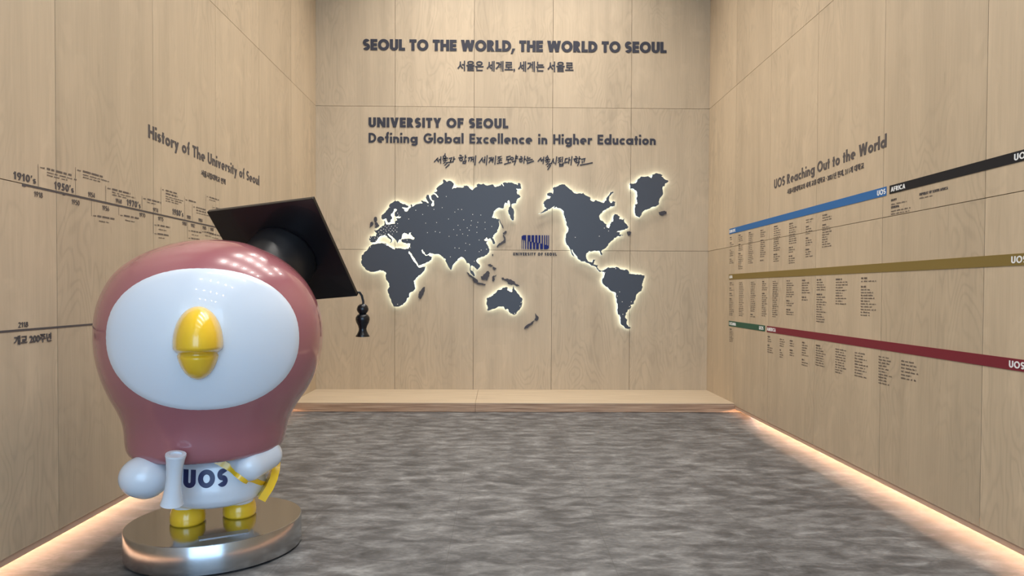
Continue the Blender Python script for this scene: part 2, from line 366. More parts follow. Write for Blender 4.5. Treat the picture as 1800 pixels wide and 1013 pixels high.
def band_mesh(mb, pts, w, d, mi=0):
    """a flat ribbon of width w along pts with thickness d"""
    n = len(pts); closed = n > 3 and math.dist(pts[0], pts[-1]) < 1e-6; L = []; Rr = []
    for i in range(n):
        a = pts[i - 1] if i else (pts[-2] if closed else pts[0]); c = pts[i + 1] if i < n - 1 else (pts[1] if closed else pts[-1]); p = pts[i]
        t1 = Vector((p[0] - a[0], p[1] - a[1])); t2 = Vector((c[0] - p[0], c[1] - p[1]))
        if t1.length < 1e-9: t1 = t2
        if t2.length < 1e-9: t2 = t1
        t1.normalize(); t2.normalize(); n1 = Vector((-t1.y, t1.x)); nn = n1 + Vector((-t2.y, t2.x))
        if nn.length < .3: nn = n1.copy()
        nn.normalize(); k = w / 2 / max(.5, nn.dot(n1)); L.append((p[0] + nn.x * k, p[1] + nn.y * k)); Rr.append((p[0] - nn.x * k, p[1] - nn.y * k))
    vs = [(x, y, d) for x, y in L] + [(x, y, d) for x, y in Rr] + [(x, y, 0) for x, y in L] + [(x, y, 0) for x, y in Rr]
    fs = []
    for i in range(n - 1):
        fs += [(n + i, n + i + 1, i + 1, i), (i, i + 1, 2 * n + i + 1, 2 * n + i), (n + i + 1, n + i, 3 * n + i, 3 * n + i + 1)]
    if not closed: fs += [(0, 2 * n, 3 * n, n), (n - 1, 2 * n - 1, 4 * n - 1, 3 * n - 1)]
    mb.add(vs, fs, mi)
def quad_mesh(mb, q, d, mi=0):
    ar = sum(q[i][0] * q[(i + 1) % 4][1] - q[(i + 1) % 4][0] * q[i][1] for i in range(4))
    if ar < 0: q = q[::-1]
    mb.add([(x, y, d) for x, y in q] + [(x, y, 0) for x, y in q], [(0, 1, 2, 3)] + [((i + 1) % 4, i, i + 4, (i + 1) % 4 + 4) for i in range(4)], mi)
def layout(s, w, track=.11, space=.34):
    x = 0; out = []
    for ch in s:
        if ch == ' ': x += space; continue
        st, qd, W = glyph(ch, w); out.append((x, st, qd)); x += W + track
    return out, x - track
def strokes(mb, s, w, x0, y0, width, cap, d=.004, track=.11, space=.34):
    """writes s from (x0, y0), stretched to the given width and capital height"""
    out, tw = layout(s, w, track, space); sx, sy = width / tw, cap; i = 0
    for gx, st, qd in out:
        for pl in st:
            # widths scale with the mean of both axes; done per glyph in unit space, then mapped
            t = MB(); band_mesh(t, pl, w, 1); i += 1; e = d + (i % 7) * .00007
            mb.add([(x0 + (gx + v[0]) * sx, y0 + v[1] * sy, v[2] * e) for v in t.v], t.f)
        for q in qd:
            t = MB(); quad_mesh(t, q, 1); i += 1; e = d + (i % 7) * .00007; mb.add([(x0 + (gx + v[0]) * sx, y0 + v[1] * sy, v[2] * e) for v in t.v], t.f)
def wall_span(side, u0, v0, u1, v1, cap_px):
    fn = FRAME[side][2]; a0, b0 = fn(u0, v0); a1, b1 = fn(u1, v1); _, bt = fn(u0, v0 - cap_px)
    return a0, (b0 + b1) / 2, abs(a1 - a0), bt - b0
def split_words(me, n, mat_):
    """cuts a line of lettering into n meshes at its widest gaps"""
    iv = sorted((min(me.vertices[i].co.x for i in p.vertices), max(me.vertices[i].co.x for i in p.vertices)) for p in me.polygons)
    gaps = []; e = iv[0][1]
    for a, b_ in iv:
        if a > e: gaps.append((a - e, (a + e) / 2))
        e = max(e, b_)
    cuts = sorted(g[1] for g in sorted(gaps, reverse=True)[:n - 1]) + [1e9]
    parts = [MB() for _ in cuts]; maps = [{} for _ in cuts]
    for p in me.polygons:
        c = sum(me.vertices[i].co.x for i in p.vertices) / len(p.vertices); k = next(i for i, q in enumerate(cuts) if c < q); f = []
        for i in p.vertices:
            if i not in maps[k]: maps[k][i] = len(parts[k].v); parts[k].v.append(tuple(me.vertices[i].co))
            f.append(maps[k][i])
        parts[k].f.append(tuple(f)); parts[k].m.append(0)
    return [q.mesh('word', mat_) for q in parts]
def words(name, me, n, mat_, mw, parent=None):
    if n == 1: return link(name, me, parent, mw)
    if parent:
        for q in split_words(me, n, mat_): o = link(name, q, parent, mw)
        return o
    o = empty(name, mw)
    for q in split_words(me, n, mat_): link('word', q, o, mw)
    return o
def wall_text(name, side, s, w, u0, v0, u1, v1, cap_px, m, parent=None, d=.004, depth=.0005, track=.11, space=.34):
    a, bb, width, cap = wall_span(side, u0, v0, u1, v1, cap_px)
    mb = MB(); strokes(mb, s, w, 0, 0, width, cap, d, track, space)
    return words(name, mb.mesh(name, m), s.count(' ') + 1, m, wall_matrix(side, a, bb, depth), parent)
def hangul(name, side, s, u0, v0, u1, v1, h_px, m, parent=None, bold=.02, d=.003, shear=0):
    c = bpy.data.curves.new('t', 'FONT'); c.body = s; c.offset = bold; c.extrude = .02; c.resolution_u = 3; c.shear = shear
    t = bpy.data.objects.new('t', c); COL.objects.link(t); dg = bpy.context.evaluated_depsgraph_get()
    me = bpy.data.meshes.new_from_object(t.evaluated_get(dg)); bpy.data.objects.remove(t); bpy.data.curves.remove(c)
    xs = [v.co.x for v in me.vertices]; ys = [v.co.y for v in me.vertices]
    a, bb, width, hh = wall_span(side, u0, v0, u1, v1, h_px)
    kx = width / (max(xs) - min(xs)); ky = hh / (max(ys) - min(ys)); x0, y0 = min(xs), min(ys)
    for v in me.vertices: v.co = ((v.co.x - x0) * kx, (v.co.y - y0) * ky, (v.co.z + .02) / .04 * d)
    me.materials.clear(); me.materials.append(m); me.name = name
    return words(name, me, s.replace(' · ', ' ').count(' ') + 1, m, wall_matrix(side, a, bb, .0005), parent)

# ------------------------------------------------------------------ back wall writing
LT = M['letter']
tag(wall_text('wall_title', 'back', 'SEOUL TO THE WORLD, THE WORLD TO SEOUL', .245, 638, 87.5, 1171.5, 94, 19.5, LT, d=.007, track=.045, space=.30), 'large slate capital lettering highest on the back wall, reading SEOUL TO THE WORLD', 'lettering', 'titles on the back wall')
tag(hangul('wall_title', 'back', '서울은 세계로, 세계는 서울로', 804, 126, 1008, 127.5, 19, LT, bold=.022, d=.006), 'slate Korean line on the upper back wall, right under the highest English title', 'lettering', 'titles on the back wall')
tag(wall_text('wall_title', 'back', 'UNIVERSITY OF SEOUL', .245, 648, 223, 893.5, 226, 17, LT, d=.007, track=.10, space=.38), 'slate capital lettering reading UNIVERSITY OF SEOUL above the world map', 'lettering', 'titles on the back wall')
tag(wall_text('wall_title', 'back', 'Defining Global Excellence in Higher Education', .20, 648, 250.5, 1152.5, 255, 17, LT, d=.007, track=.10, space=.46), 'slate line reading Defining Global Excellence in Higher Education over the map', 'lettering', 'titles on the back wall')
HAND = [[(120,105),(80,150)],[(105,118),(128,150)],[(150,90),(148,165)],[(125,128),(148,122)],[(195,58),(192,78)],'c188,97,13',[(165,120),(225,106)],[(195,112),(195,132)],[(172,138),(212,130),(178,160),(228,150),(188,186)],[(240,172),(200,211)],
 [(235,112),(264,104),(250,142)],[(252,128),(250,150)],[(232,155),(276,145)],[(287,92),(278,152)],[(282,122),(302,114)],
 [(345,75),(370,82)],[(333,106),(387,95)],'c362,121,13',[(408,72),(402,128)],[(403,100),(421,95)],[(385,142),(414,135),(408,160),(382,161),(385,142)],
 [(435,105),(453,100),(440,142)],[(460,102),(478,97),(465,142)],[(476,122),(493,118)],[(496,90),(492,150)],[(517,78),(508,182)],
 [(590,98),(550,156)],[(580,115),(598,150)],[(597,126),(613,120)],[(614,88),(610,156)],[(637,74),(628,178)],
 [(653,106),(682,98),(655,152)],[(676,118),(697,114)],[(673,133),(696,128)],[(702,94),(696,152)],[(727,78),(718,172)],
 [(745,95),(782,85),(748,113),(787,107),(750,134),(792,124)],[(765,130),(765,152)],[(738,160),(797,150)],
 [(838,92),(884,81)],[(845,95),(842,120),(882,112)],[(861,115),(858,146)],[(816,168),(888,146)],'c898,108,13',[(942,68),(932,126)],[(936,90),(962,84)],[(934,108),(960,102)],[(898,142),(938,132),(922,174)],
 [(985,85),(1006,91)],[(970,113),(1014,102)],'c992,129,12',[(1032,78),(1022,157)],[(1026,116),(1047,110)],[(1062,84),(1060,106),(1092,98)],[(1046,127),(1117,115)],[(1062,135),(1060,157),(1130,130)],
 [(1207,94),(1171,137)],[(1198,108),(1213,136)],[(1211,119),(1229,114)],[(1234,86),(1226,162)],[(1272,70),(1273,84)],'c1268,101,12',[(1243,126),(1302,112)],[(1272,118),(1272,136)],[(1253,143),(1292,135),(1262,166),(1307,155),(1270,192)],[(1308,172),(1274,224)],
 [(1337,104),(1311,162)],[(1330,120),(1346,156)],[(1370,83),(1358,167)],[(1384,101),(1412,92),(1386,121),(1414,114),(1388,142),(1417,132)],[(1432,84),(1428,141)],[(1400,150),(1402,184),(1436,179),(1439,145)],[(1402,166),(1437,161)],
 [(1458,107),(1488,100)],[(1461,108),(1455,147),(1488,138)],[(1502,88),(1495,157)],[(1498,121),(1517,115)],[(1532,78),(1520,172)],
 [(1565,80),(1586,86)],[(1546,109),(1597,98)],'c1570,121,11',[(1610,78),(1602,132)],[(1605,106),(1624,100)],[(1568,147),(1608,138),(1590,178)],
 [(1628,111),(1667,102),(1656,142)],[(1640,126),(1639,152)],[(1614,172),(1690,158),(1750,144)]]
x0, z0 = on_back(763, 292); mb = MB()
kx = (on_back(1041, 290)[0] - x0) / (278 * 6)
for s in HAND:
    if isinstance(s, str): cx, cy, r = map(float, s[1:].split(',')); s = arc(cx, cy, r * 1.15, r, 0, 360, 14)
    band_mesh(mb, [((x - 78) * kx, (192 - y) * kx) for x, y in s][::-1], 11.5 * kx, .006)
tag(words('wall_title', mb.mesh('wall_title', LT), 5, LT, wall_matrix('back', x0, z0, .0005)), 'slanted brush-style Korean handwriting just above the world map', 'lettering', 'titles on the back wall')

# emblem between the two halves of the map
ex0, ez0 = on_back(916.8, 438); ex1, ez1 = on_back(965, 413.4); eW, eH = ex1 - ex0, ez1 - ez0
em = empty('emblem', wall_matrix('back', ex0, ez0, 0)); tag(em, 'navy striped emblem with small university name below, between the two map halves', 'emblem')
mb = MB(); sxe, sye = eW / 810., eH / 415.
def ebar(x0, x1, y0, y1): mb.box((x0 - 370) * sxe, (x1 - 370) * sxe, (640 - y1) * sye, (640 - y0) * sye, 0, .008)
wave = lambda x: 345 + (x - 370) / 800 * 185 + 10 * math.sin((x - 370) / 800 * 6.28)
tops = [(370, 505), (545, 632), (662, 740), (772, 838), (870, 925), (965, 1000), (1035, 1068), (1100, 1130), (1158, 1180)]
for x0_, x1_ in tops:                                                # upper bars, hanging from the top edge
    n = 6
    for k in range(n):
        a_, b_ = x0_ + (x1_ - x0_) * k / n, x0_ + (x1_ - x0_) * (k + 1) / n
        t_ = 232
        if a_ < 440: t_ = 232 + 62 * (1 - math.sqrt(max(0, 1 - ((440 - (a_ + b_) / 2) / 70) ** 2)))
        ebar(a_, b_, t_, wave((a_ + b_) / 2) + 8)
bots = [(370, 385), (420, 440), (475, 505), (540, 582), (610, 672), (708, 772), (798, 880), (918, 1005), (1030, 1180)]
for x0_, x1_ in bots:
    n = 6
    for k in range(n):
        a_, b_ = x0_ + (x1_ - x0_) * k / n, x0_ + (x1_ - x0_) * (k + 1) / n
        t_ = 640
        if b_ > 1110: t_ = 640 - 62 * (1 - math.sqrt(max(0, 1 - (((a_ + b_) / 2 - 1110) / 70) ** 2)))
        ebar(a_, b_, wave((a_ + b_) / 2) + 8, t_)
mb.build('emblem_mark', M['navy'], em, wall_matrix('back', ex0, ez0, .0005))
wall_text('emblem_lettering', 'back', 'UNIVERSITY OF SEOUL', .25, 902, 449.2, 978.5, 449.4, 5, M['letter'], em, d=.006, track=.24, space=.5)

# ------------------------------------------------------------------ world map
ZOOM = {'A': (630, 310, 7.793), 'B': (760, 310, 7.794), 'C': (630, 420, 7.793), 'D': (770, 400, 6.331), 'N': (940, 310, 5.961), 'S': (1040, 440, 6.75), 'G': (900, 300, 3.493)}
def trace(*segs):
    out = []
    for z, s in segs:
        ox, oy, k = ZOOM[z]; q = list(map(float, s.replace(';', ' ').replace(',', ' ').split()))
        out += [on_back(ox + q[i] / k, oy + q[i + 1] / k) for i in range(0, len(q), 2)]
    return out
EURASIA = trace(
 ('A', '195,912 165,890 160,860 168,822 215,822 250,828 262,790 240,765 220,752 235,745 255,748 300,715 330,690 360,680 368,655 362,625 375,615 385,650 392,668 420,665 455,660 490,655 508,655 512,625 540,610 530,590 520,585 555,580 585,572 590,560 555,555 522,562 505,545 503,515 520,490 537,465 520,450 497,455 485,490 460,520 455,545 472,570 470,590 450,605 452,625 440,635 415,642 405,625 390,585 370,590 345,600 330,590 325,545 340,530 370,505 405,465 430,415 460,375 500,350 515,342 530,350 545,342 570,355 600,375 650,390 690,410 693,430 670,440 640,435 610,432 625,450 640,480 668,490 690,470 705,445 730,425 722,400 728,390 745,405 748,425 770,410 800,390 850,378 885,375 870,355 860,342 900,350 935,355 970,375 950,345 935,315 938,270 955,260 975,265 978,290 995,330 1020,355 1005,400 1010,418 1030,415 1040,370 1045,345 1022,340 1005,310 1000,275 1020,262 1045,255 1062,262 1090,300 1100,290 1075,255 1040,235 1085,205 1070,180 1090,155 1130,125'),
 ('B', '60,180 100,135 130,120 155,95 150,60 165,50 185,65 205,85 235,68 270,80 290,100 295,135 275,185 300,165 350,158 410,165 435,155 430,135 485,140 510,165 550,198 580,170 615,152 608,120 650,115 705,110 730,130 780,130 820,118 850,150 890,145 940,130 938,110 980,145 965,105 990,92 1060,95 1110,105 1150,115 1165,130 1168,105 1190,100 1210,120 1212,150 1222,180 1180,180 1148,178 1165,205 1160,245 1180,255 1205,295 1175,310 1155,345 1152,380 1120,380 1085,390 1090,440 1115,470 1120,510 1115,550 1118,600 1100,615 1065,560 1040,500 1045,450 1065,420 1062,380 1050,340 1042,335 1030,380 1000,370 985,400 978,440 955,450 930,440 870,460 850,480 835,530 820,575 870,580 900,590 915,610 918,650 912,700 890,760 860,790 840,810 825,850 850,885 862,915 845,935 825,930 815,885 795,855 765,870 745,840 710,875 725,890 760,895 740,920 760,950'),
 ('D', '570,238 575,255 570,280 545,310 500,330 470,340 440,348 428,365 440,395 465,415 467,445 435,472 425,460 405,440 375,425 366,440 365,470 372,480 395,500 415,535 405,548 385,530 362,495 355,470 358,430 345,400 320,400 312,375 285,340 270,332 235,345 215,375 185,400 165,430 150,475 135,465 110,425 95,390 85,350 65,345 45,325 20,305'),
 ('C', '1108,213 1035,210 1000,205 985,195 970,210 940,230 915,210 900,180 885,150 870,160 880,185 905,210 930,235 970,225 990,242 1022,250 1005,290 975,315 920,340 870,360 830,372 818,340 790,300 760,255 735,205 705,175 693,182 710,215 735,260 770,315 800,345 825,385 840,398 880,388 930,385 915,430 870,480 800,535 765,580 778,625 785,665 775,700 740,725 705,745 703,800 670,820 660,855 620,900 580,922 490,925 475,890 440,810 430,760 408,710 420,680 437,655 430,615 395,570 385,530 392,475 375,455 330,440 310,430 270,445 180,455 130,435 85,390 50,340 60,290 55,240 85,205 120,170 150,130 165,105 205,78 260,72 310,65 390,65 395,95 440,115 480,140 505,150 520,125 560,130 625,140 690,140 715,110 718,70'),
 ('A', '700,925 675,930 650,920 610,910 595,885 604,864 640,862 690,858 740,868 770,865 775,845 740,820 720,800 730,775 705,780 685,805 670,790 640,780 620,790 605,830 597,860 585,872 570,870 560,885 550,905 545,920 530,895 510,870 490,850 450,815 420,790 410,795 425,820 455,850 472,875 465,905 440,915 455,900 455,875 430,860 400,825 375,812 330,820 300,830 275,860 255,895 225,910'))
AMERICAS = trace(
 ('N', '28,400 80,375 120,345 100,325 85,290 95,265 125,245 155,240 165,220 130,210 128,185 160,175 185,190 190,160 185,125 225,115 270,95 310,92 335,115 380,150 420,185 470,182 490,188 505,178 515,195 540,210 580,235 575,250 615,270 625,258 640,255 655,265 670,270 715,285 725,265 745,255 750,225 770,205 785,175 815,163 820,180 790,205 775,225 770,250 785,285 800,285 815,265 840,275 835,305 815,322 790,320 750,345 700,385 670,420 680,460 720,490 745,505 750,540 770,548 780,505 810,480 815,440 828,400 860,405 885,430 880,455 915,460 930,445 935,490 975,535 960,555 900,570 850,590 885,590 880,615 920,620 885,635 870,630 825,650 800,680 770,705 750,740 700,775 690,790 700,830 685,825 675,790 650,785 600,790 560,790 535,815 530,840 545,880 570,900 595,905 605,875 630,875 615,910 610,925 655,930 655,965 670,985 690,992'),
 ('S', '122,242 135,240 160,225 175,210 190,203 210,210 230,205 270,208 290,200 330,225 370,235 410,230 440,265 435,280 475,283 510,290 565,288 620,303 620,330 600,365 590,400 595,440 580,485 550,500 525,525 515,570 495,605 490,640 450,650 462,670 455,690 420,705 410,735 395,745 405,760 390,800 415,825 405,860 410,880 430,905 455,920 435,930 390,925 375,905 335,860 330,820 325,770 305,760 297,700 290,620 280,560 270,500 205,470 150,420 118,375 120,340 140,310 150,280 140,260 110,250 95,260 70,240 45,200 20,190'),
 ('N', '590,938 560,915 530,905 480,895 455,875 440,845 400,800 385,768 380,780 400,820 414,852 395,835 375,795 360,755 330,720 318,680 320,630 345,580 350,550 330,520 330,490 320,450 305,420 300,375 270,345 220,325 215,332 190,340 215,315 180,330 140,350 85,388'))
GREENLAND = trace(('G', '722,97 720,80 745,82 760,75 765,60 790,40 810,42 830,38 850,50 855,30 885,20 905,24 920,32 912,40 930,55 955,70 940,82 930,100 918,108 920,125 918,155 910,165 900,180 895,212 870,225 830,240 800,255 778,292 755,280 748,240 750,210 765,205 760,180 765,160 760,130 745,118 722,115'))
AUSTRALIA = trace(('D', '540,800 545,780 600,760 635,735 660,700 690,695 710,690 725,670 755,662 775,665 770,695 800,715 822,718 830,680 837,648 850,690 865,705 880,730 905,755 940,800 935,850 915,895 890,925 870,960 840,972 800,958 785,930 772,905 750,915 735,890 700,880 660,890 630,905 600,910 560,925 545,915 555,890 540,840'))
def solid(pts, z0, z1):
    """closed outline -> front and back faces plus rim"""
    ar = sum(pts[i][0] * pts[(i + 1) % len(pts)][1] - pts[(i + 1) % len(pts)][0] * pts[i][1] for i in range(len(pts)))
    if ar < 0: pts = pts[::-1]
    n = len(pts); tri = tessellate_polygon([[Vector((x, y, 0)) for x, y in pts]])
    def ccw(t):
        a, b_, c = (pts[i] for i in t); return t if (b_[0] - a[0]) * (c[1] - a[1]) - (b_[1] - a[1]) * (c[0] - a[0]) > 0 else t[::-1]
    tri = [ccw(tuple(t)) for t in tri]
    return [(x, y, z1) for x, y in pts] + [(x, y, z0) for x, y in pts], tri, [tuple(i + n for i in t[::-1]) for t in tri], [(i, i + n, (i + 1) % n + n, (i + 1) % n) for i in range(n)]
def seg_dist2(m, a, b):
    dx, dy = b[0] - a[0], b[1] - a[1]; L = dx * dx + dy * dy or 1e-12
    t = max(0, min(1, ((m[0] - a[0]) * dx + (m[1] - a[1]) * dy) / L)); ex, ey = a[0] + dx * t - m[0], a[1] + dy * t - m[1]; return ex * ex + ey * ey
def coast(pts, amp=.12, depth=2):
    """roughens a coastline by midpoint displacement, keeping clear of every other stretch of coast"""
    for _ in range(depth):
        out = []; n = len(pts)
        for i, p in enumerate(pts):
            q = pts[(i + 1) % n]; L = math.dist(p, q); out.append(p)
            if L > .022:
                k = max(-.007, min(.007, rc.gauss(0, amp) * L)); m = ((p[0] + q[0]) / 2 - (q[1] - p[1]) / L * k, (p[1] + q[1]) / 2 + (q[0] - p[0]) / L * k)
                lim = (2.2 * abs(k) + .003) ** 2
                if all(seg_dist2(m, pts[j], pts[(j + 1) % n]) > lim for j in range(n) if j != i and j != (i + 1) % n and (j + 1) % n != i): out.append(m)
        pts = out
    return pts
rc = random.Random(21)
def landmass(name, pts, label, lit, pins=(), cat='map plate'):
    pts = coast(pts)
    cx = sum(p[0] for p in pts) / len(pts); cz = min(p[1] for p in pts); loc = [(x - cx, z - cz) for x, z in pts]
    mw = wall_matrix('back', cx, cz, 0); mb = MB(); z0, z1 = (.042, .056) if lit else (.0005, .014)
    v, top, bot, rim = solid(loc, z0, z1); mb.add(v, top + rim, 0); n0 = len(mb.f); mb.f += bot; mb.m += [0] * len(bot)
    o = mb.build(name, M['plate'] if lit else M['island'], None, mw); tag(o, label, cat, 'pieces of the world map')
    if lit:
        v, top, bot, rim = solid(loc, .036, .0415); g = MB(); g.add(v, bot + rim + top); g.build('backlight', M['halo'], o, mw)
    for u, q in pins:
        link('pin_light', PIN, o, mw @ Matrix.Translation((u - cx, q - cz, z1)))
    return o
pm = MB(); pm.lathe([(.0046, 0), (.0046, .0012), (.0034, .002)], 8); PIN = pm.mesh('pin_light', M['pin'])
eu_pins = trace(('B', '195,285 140,437 357,460 405,462 312,497 28,460 555,530 665,538 226,592 432,603 538,615 625,637 723,637 63,640 355,677 530,677 612,703 815,693 480,712 295,735 385,738 508,745 725,727 46,763 108,775 612,775 418,795 340,812 233,828 487,817 643,878 460,922 513,940 313,985 370,990'),
                ('D', '305,260 140,330 482,255 460,272 405,378 540,245'), ('A', '793,473 887,530 697,592 928,648 1077,640 952,777 545,512 562,540 437,432 1040,460 1153,437 960,412 675,880 545,655 535,770 175,857 185,838 235,850 250,890 172,888 275,840'), ('C', '175,115 378,82 545,895 720,125'))
rp = random.Random(3)
for yy in range(5):
    for xx in range(6):
        if len(eu_pins) < 98 and (yy, xx) not in ((4, 0), (4, 5), (0, 0)):
            eu_pins += trace(('A', '%f,%f' % (285 + xx * 46 + (yy % 2) * 20 + rp.uniform(-8, 8), 690 + yy * 25 + rp.uniform(-6, 6) + max(0, 2 - xx) * 14)))
landmass('map_landmass', EURASIA, 'huge backlit charcoal map plate of joined Eurasia and Africa with tiny lights', True, eu_pins)
landmass('map_landmass', AMERICAS, 'backlit charcoal map plate of the joined North and South America', True, trace(('N', '420,643 670,632 723,547 767,577'), ('S', '278,220 152,268 323,495 297,545 355,612 462,612 440,668 362,760')))
landmass('map_landmass', GREENLAND, 'backlit charcoal map plate of Greenland at the top right of the map', True)
landmass('map_landmass', AUSTRALIA, 'backlit charcoal map plate of Australia at the bottom of the map', True, trace(('D', '923,835 912,875 852,955 800,950')))
G_ = lambda s: s
for seg, lab in ((('C', '890,665 900,658 912,662 908,690 895,740 880,775 845,828 820,800 835,720 870,690'), 'small unlit dark plate of Madagascar east of southern Africa'),
    (('A', '225,560 240,556 255,565 258,600 245,625 265,640 275,662 290,680 270,700 245,712 220,705 240,685 230,660 235,635 220,610 215,585'), 'small unlit dark plate of Great Britain northwest of Europe'),
    (('A', '165,635 190,620 205,640 195,675 175,690 155,705 160,670'), 'tiny unlit dark plate of Ireland, west of the Great Britain plate'),
    (('B', '965,775 985,765 1015,748 1015,775 990,795 970,795'), 'tiny unlit dark plate of Hokkaido at the top of Japan'),
    (('B', '968,802 985,815 1005,860 1003,908 960,922 920,945 890,978 880,965 905,930 950,895 985,868 972,830'), 'thin unlit dark plate of the Japanese main island beside Korea'),
    (('B', '905,585 925,600 940,640 962,670 972,722 958,702 943,660 918,625'), 'thin unlit dark plate of Sakhalin above Japan'),
    (('D', '606,292 615,305 608,322 599,310'), 'tiniest unlit plate, Taiwan, off the Chinese coast'),
    (('D', '553,412 580,405 595,418 612,422 592,436 565,427'), 'tiny unlit plate of the northern Philippines'),
    (('D', '608,438 630,445 650,455 628,478 612,466'), 'tiny unlit plate of the southern Philippines'),
    (('D', '475,545 500,540 525,510 550,485 577,505 570,540 555,565 540,592 520,582 485,577'), 'unlit dark plate of Borneo in the middle of the southeast islands'),
    (('D', '605,545 632,538 650,525 642,541 617,552 632,580 612,605 603,580'), 'small unlit dark plate of Sulawesi, right of Borneo'),
    (('D', '320,497 345,510 385,545 420,570 447,595 442,610 490,620 530,630 525,645 480,637 430,624 398,602 368,555'), 'long unlit dark plate of Sumatra and Java below Malaysia'),
    (('D', '705,560 725,555 740,575 770,568 815,580 850,600 870,630 905,652 880,657 845,637 810,642 775,627 765,602 740,590 713,584'), 'unlit dark plate of New Guinea directly above Australia'),
    (('G', '142,875 150,888 163,900 163,908 150,925 137,915 145,902'), 'small unlit plate of the North Island of New Zealand'),
    (('G', '138,920 127,942 97,967 75,975 80,958 112,938'), 'thin unlit plate of the South Island of New Zealand'),
    (('G', '900,255 925,250 935,247 948,252 948,265 930,275 905,272'), 'small unlit plate of Iceland, below right of Greenland'),
    (('G', '705,375 718,372 732,378 725,395 715,402 708,390'), 'small unlit plate of Newfoundland at the east tip of Canada')):
    landmass('map_landmass', trace(seg), lab, False)

# ------------------------------------------------------------------ small print: rows of tiny unreadable letter stubs
rs = random.Random(11)
def print_line(mb, x0, y, length, hgt, bold=False):
    x = x0; e = x0 + length
    while x < e:
        wl = rs.uniform(.02, .07) * (1.2 if bold else 1)
        xe = min(x + wl, e)
        while x < xe:
            lw = rs.uniform(.004, .0075); hh = hgt * rs.choice((.72, .72, 1, .8)) if not bold else hgt
            mb.quad(x, min(x + lw, xe), y, y + hh, .0012); x += lw + (.0016 if bold else .0028)
        x += .008
def text_column(side, parent, u, v0, v1, wmax, head_rows=(0,), n=None, m=None, pitch=.0215, ind=0):
    fn = FRAME[side][2]; a, zt = fn(u, v0); _, zb = fn(u, v1); n = n or max(1, int((zt - zb) / pitch)); pitch = (zt - zb) / n
    mb = MB(); mw = wall_matrix(side, a, zt, .0005)
    for i in range(n):
        if i and i + 1 in head_rows and i not in head_rows: continue
        hd = i in head_rows
        if hd and mb.v: mb.build('list_lettering', m or M['small'], parent, mw); mb = MB()
        print_line(mb, 0 if hd else ind, -pitch * (i + .8), wmax * (rs.uniform(.35, .6) if hd else rs.choice((.6, .75, .9, 1, .8))), pitch * (.62 if hd else .52), hd)
    mb.build('list_lettering', m or M['small'], parent, mw)

# ------------------------------------------------------------------ right wall
BR = M['letter_brown']
tag(wall_text('wall_title', 'right', 'UOS Reaching Out to the World', .195, 1361, 331.6, 1558.5, 259, 16, BR, d=.002, track=.1, space=.36), 'brown-grey title on the right wall reading UOS Reaching Out to the World', 'lettering', 'titles on the side walls')
tag(hangul('wall_title', 'right', '서울시립대학교의 세계 교류 대학교 · 2021년 현재, 311개 대학교', 1384, 342.6, 1518.7, 297.5, 9.8, BR, bold=.012), 'small Korean subtitle under the right wall title, above the blue band', 'lettering', 'titles on the side walls')
def band(color, label, word, uL, tL, bL, uR, tR, bR, yend=None, uos=None, word_at=None, word_cap=6):
    fn = on_right; a0, zt0 = fn(uL, tL); _, zb0 = fn(uL, bL); a1, zt1 = fn(uR, tR); _, zb1 = fn(uR, bR)
    zt, zb = (zt0 + zt1) / 2, (zb0 + zb1) / 2; ye = yend if yend is not None else a1; hgt = zt - zb
    o = empty('heading_band', wall_matrix('right', a0, zb, 0)); tag(o, label, 'wall band', 'coloured heading bands')
    mb = MB(); mb.box(0, a0 - ye, 0, hgt, .0005, .003); mb.build('stripe', M[color], o, wall_matrix('right', a0, zb, 0))
    aw0 = fn(word_at[0], tL)[0]; aw1 = fn(word_at[1], tL)[0]
    mb = MB(); strokes(mb, word, .2, 0, 0, aw0 - aw1, hgt * .55, .0012); mb.build('band_lettering', M['white_print'], o, wall_matrix('right', aw0, zb + hgt * .22, .003))
    a_, w_ = uos; mb = MB(); strokes(mb, 'UOS', .2, 0, 0, w_, hgt * .60, .0012); mb.build('band_lettering', M['white_print'], o, wall_matrix('right', a_, zb + hgt * .20, .003))
    return o
yU = lambda u: on_right(u, 400)[0]
uw = yU(1542) - yU(1556.7)
band('blue', 'blue band on the right wall lettered EUROPE and UOS', 'EUROPE', 1282.4, 402.3, 412, 1558.7, 328.7, 344, None, (yU(1541.8), uw), (1283, 1293))
YE = yU(1781.5) - uw * 1.25
band('black', 'black band lettered AFRICA, highest on the right wall', 'AFRICA', 1564.3, 326.5, 342, 1800, 263.2, 281.8, YE, (yU(1781.5), uw), (1567, 1592))
band('gold', 'long olive gold band across the right wall lettered ASIA', 'ASIA', 1281.8, 482.5, 491.3, 1800, 445.2, 467.3, YE, (yU(1779.8), uw), (1282.6, 1288))
band('green', 'short dark green band in the right wall corner lettered OCEANIA', 'OCEANIA', 1281.4, 564.5, 572.9, 1345, 572, 583.3, None, (yU(1336.9), (yU(1336.9) - yU(1344.5))), (1282.3, 1294))
band('red', 'long dark red band across the right wall lettered AMERICA', 'AMERICA', 1348.4, 572.9, 583.8, 1800, 633, 653.8, YE, (yU(1779.2), uw), (1349, 1364))
def listing(label, cols, at):
    a, z = on_right(*at); o = empty('country_list', wall_matrix('right', a, z, 0)); tag(o, label, 'list', 'small print lists on the right wall')
    for (u, v0, v1, wd, heads) in cols: text_column('right', o, u, v0, v1, wd, heads)
    return o
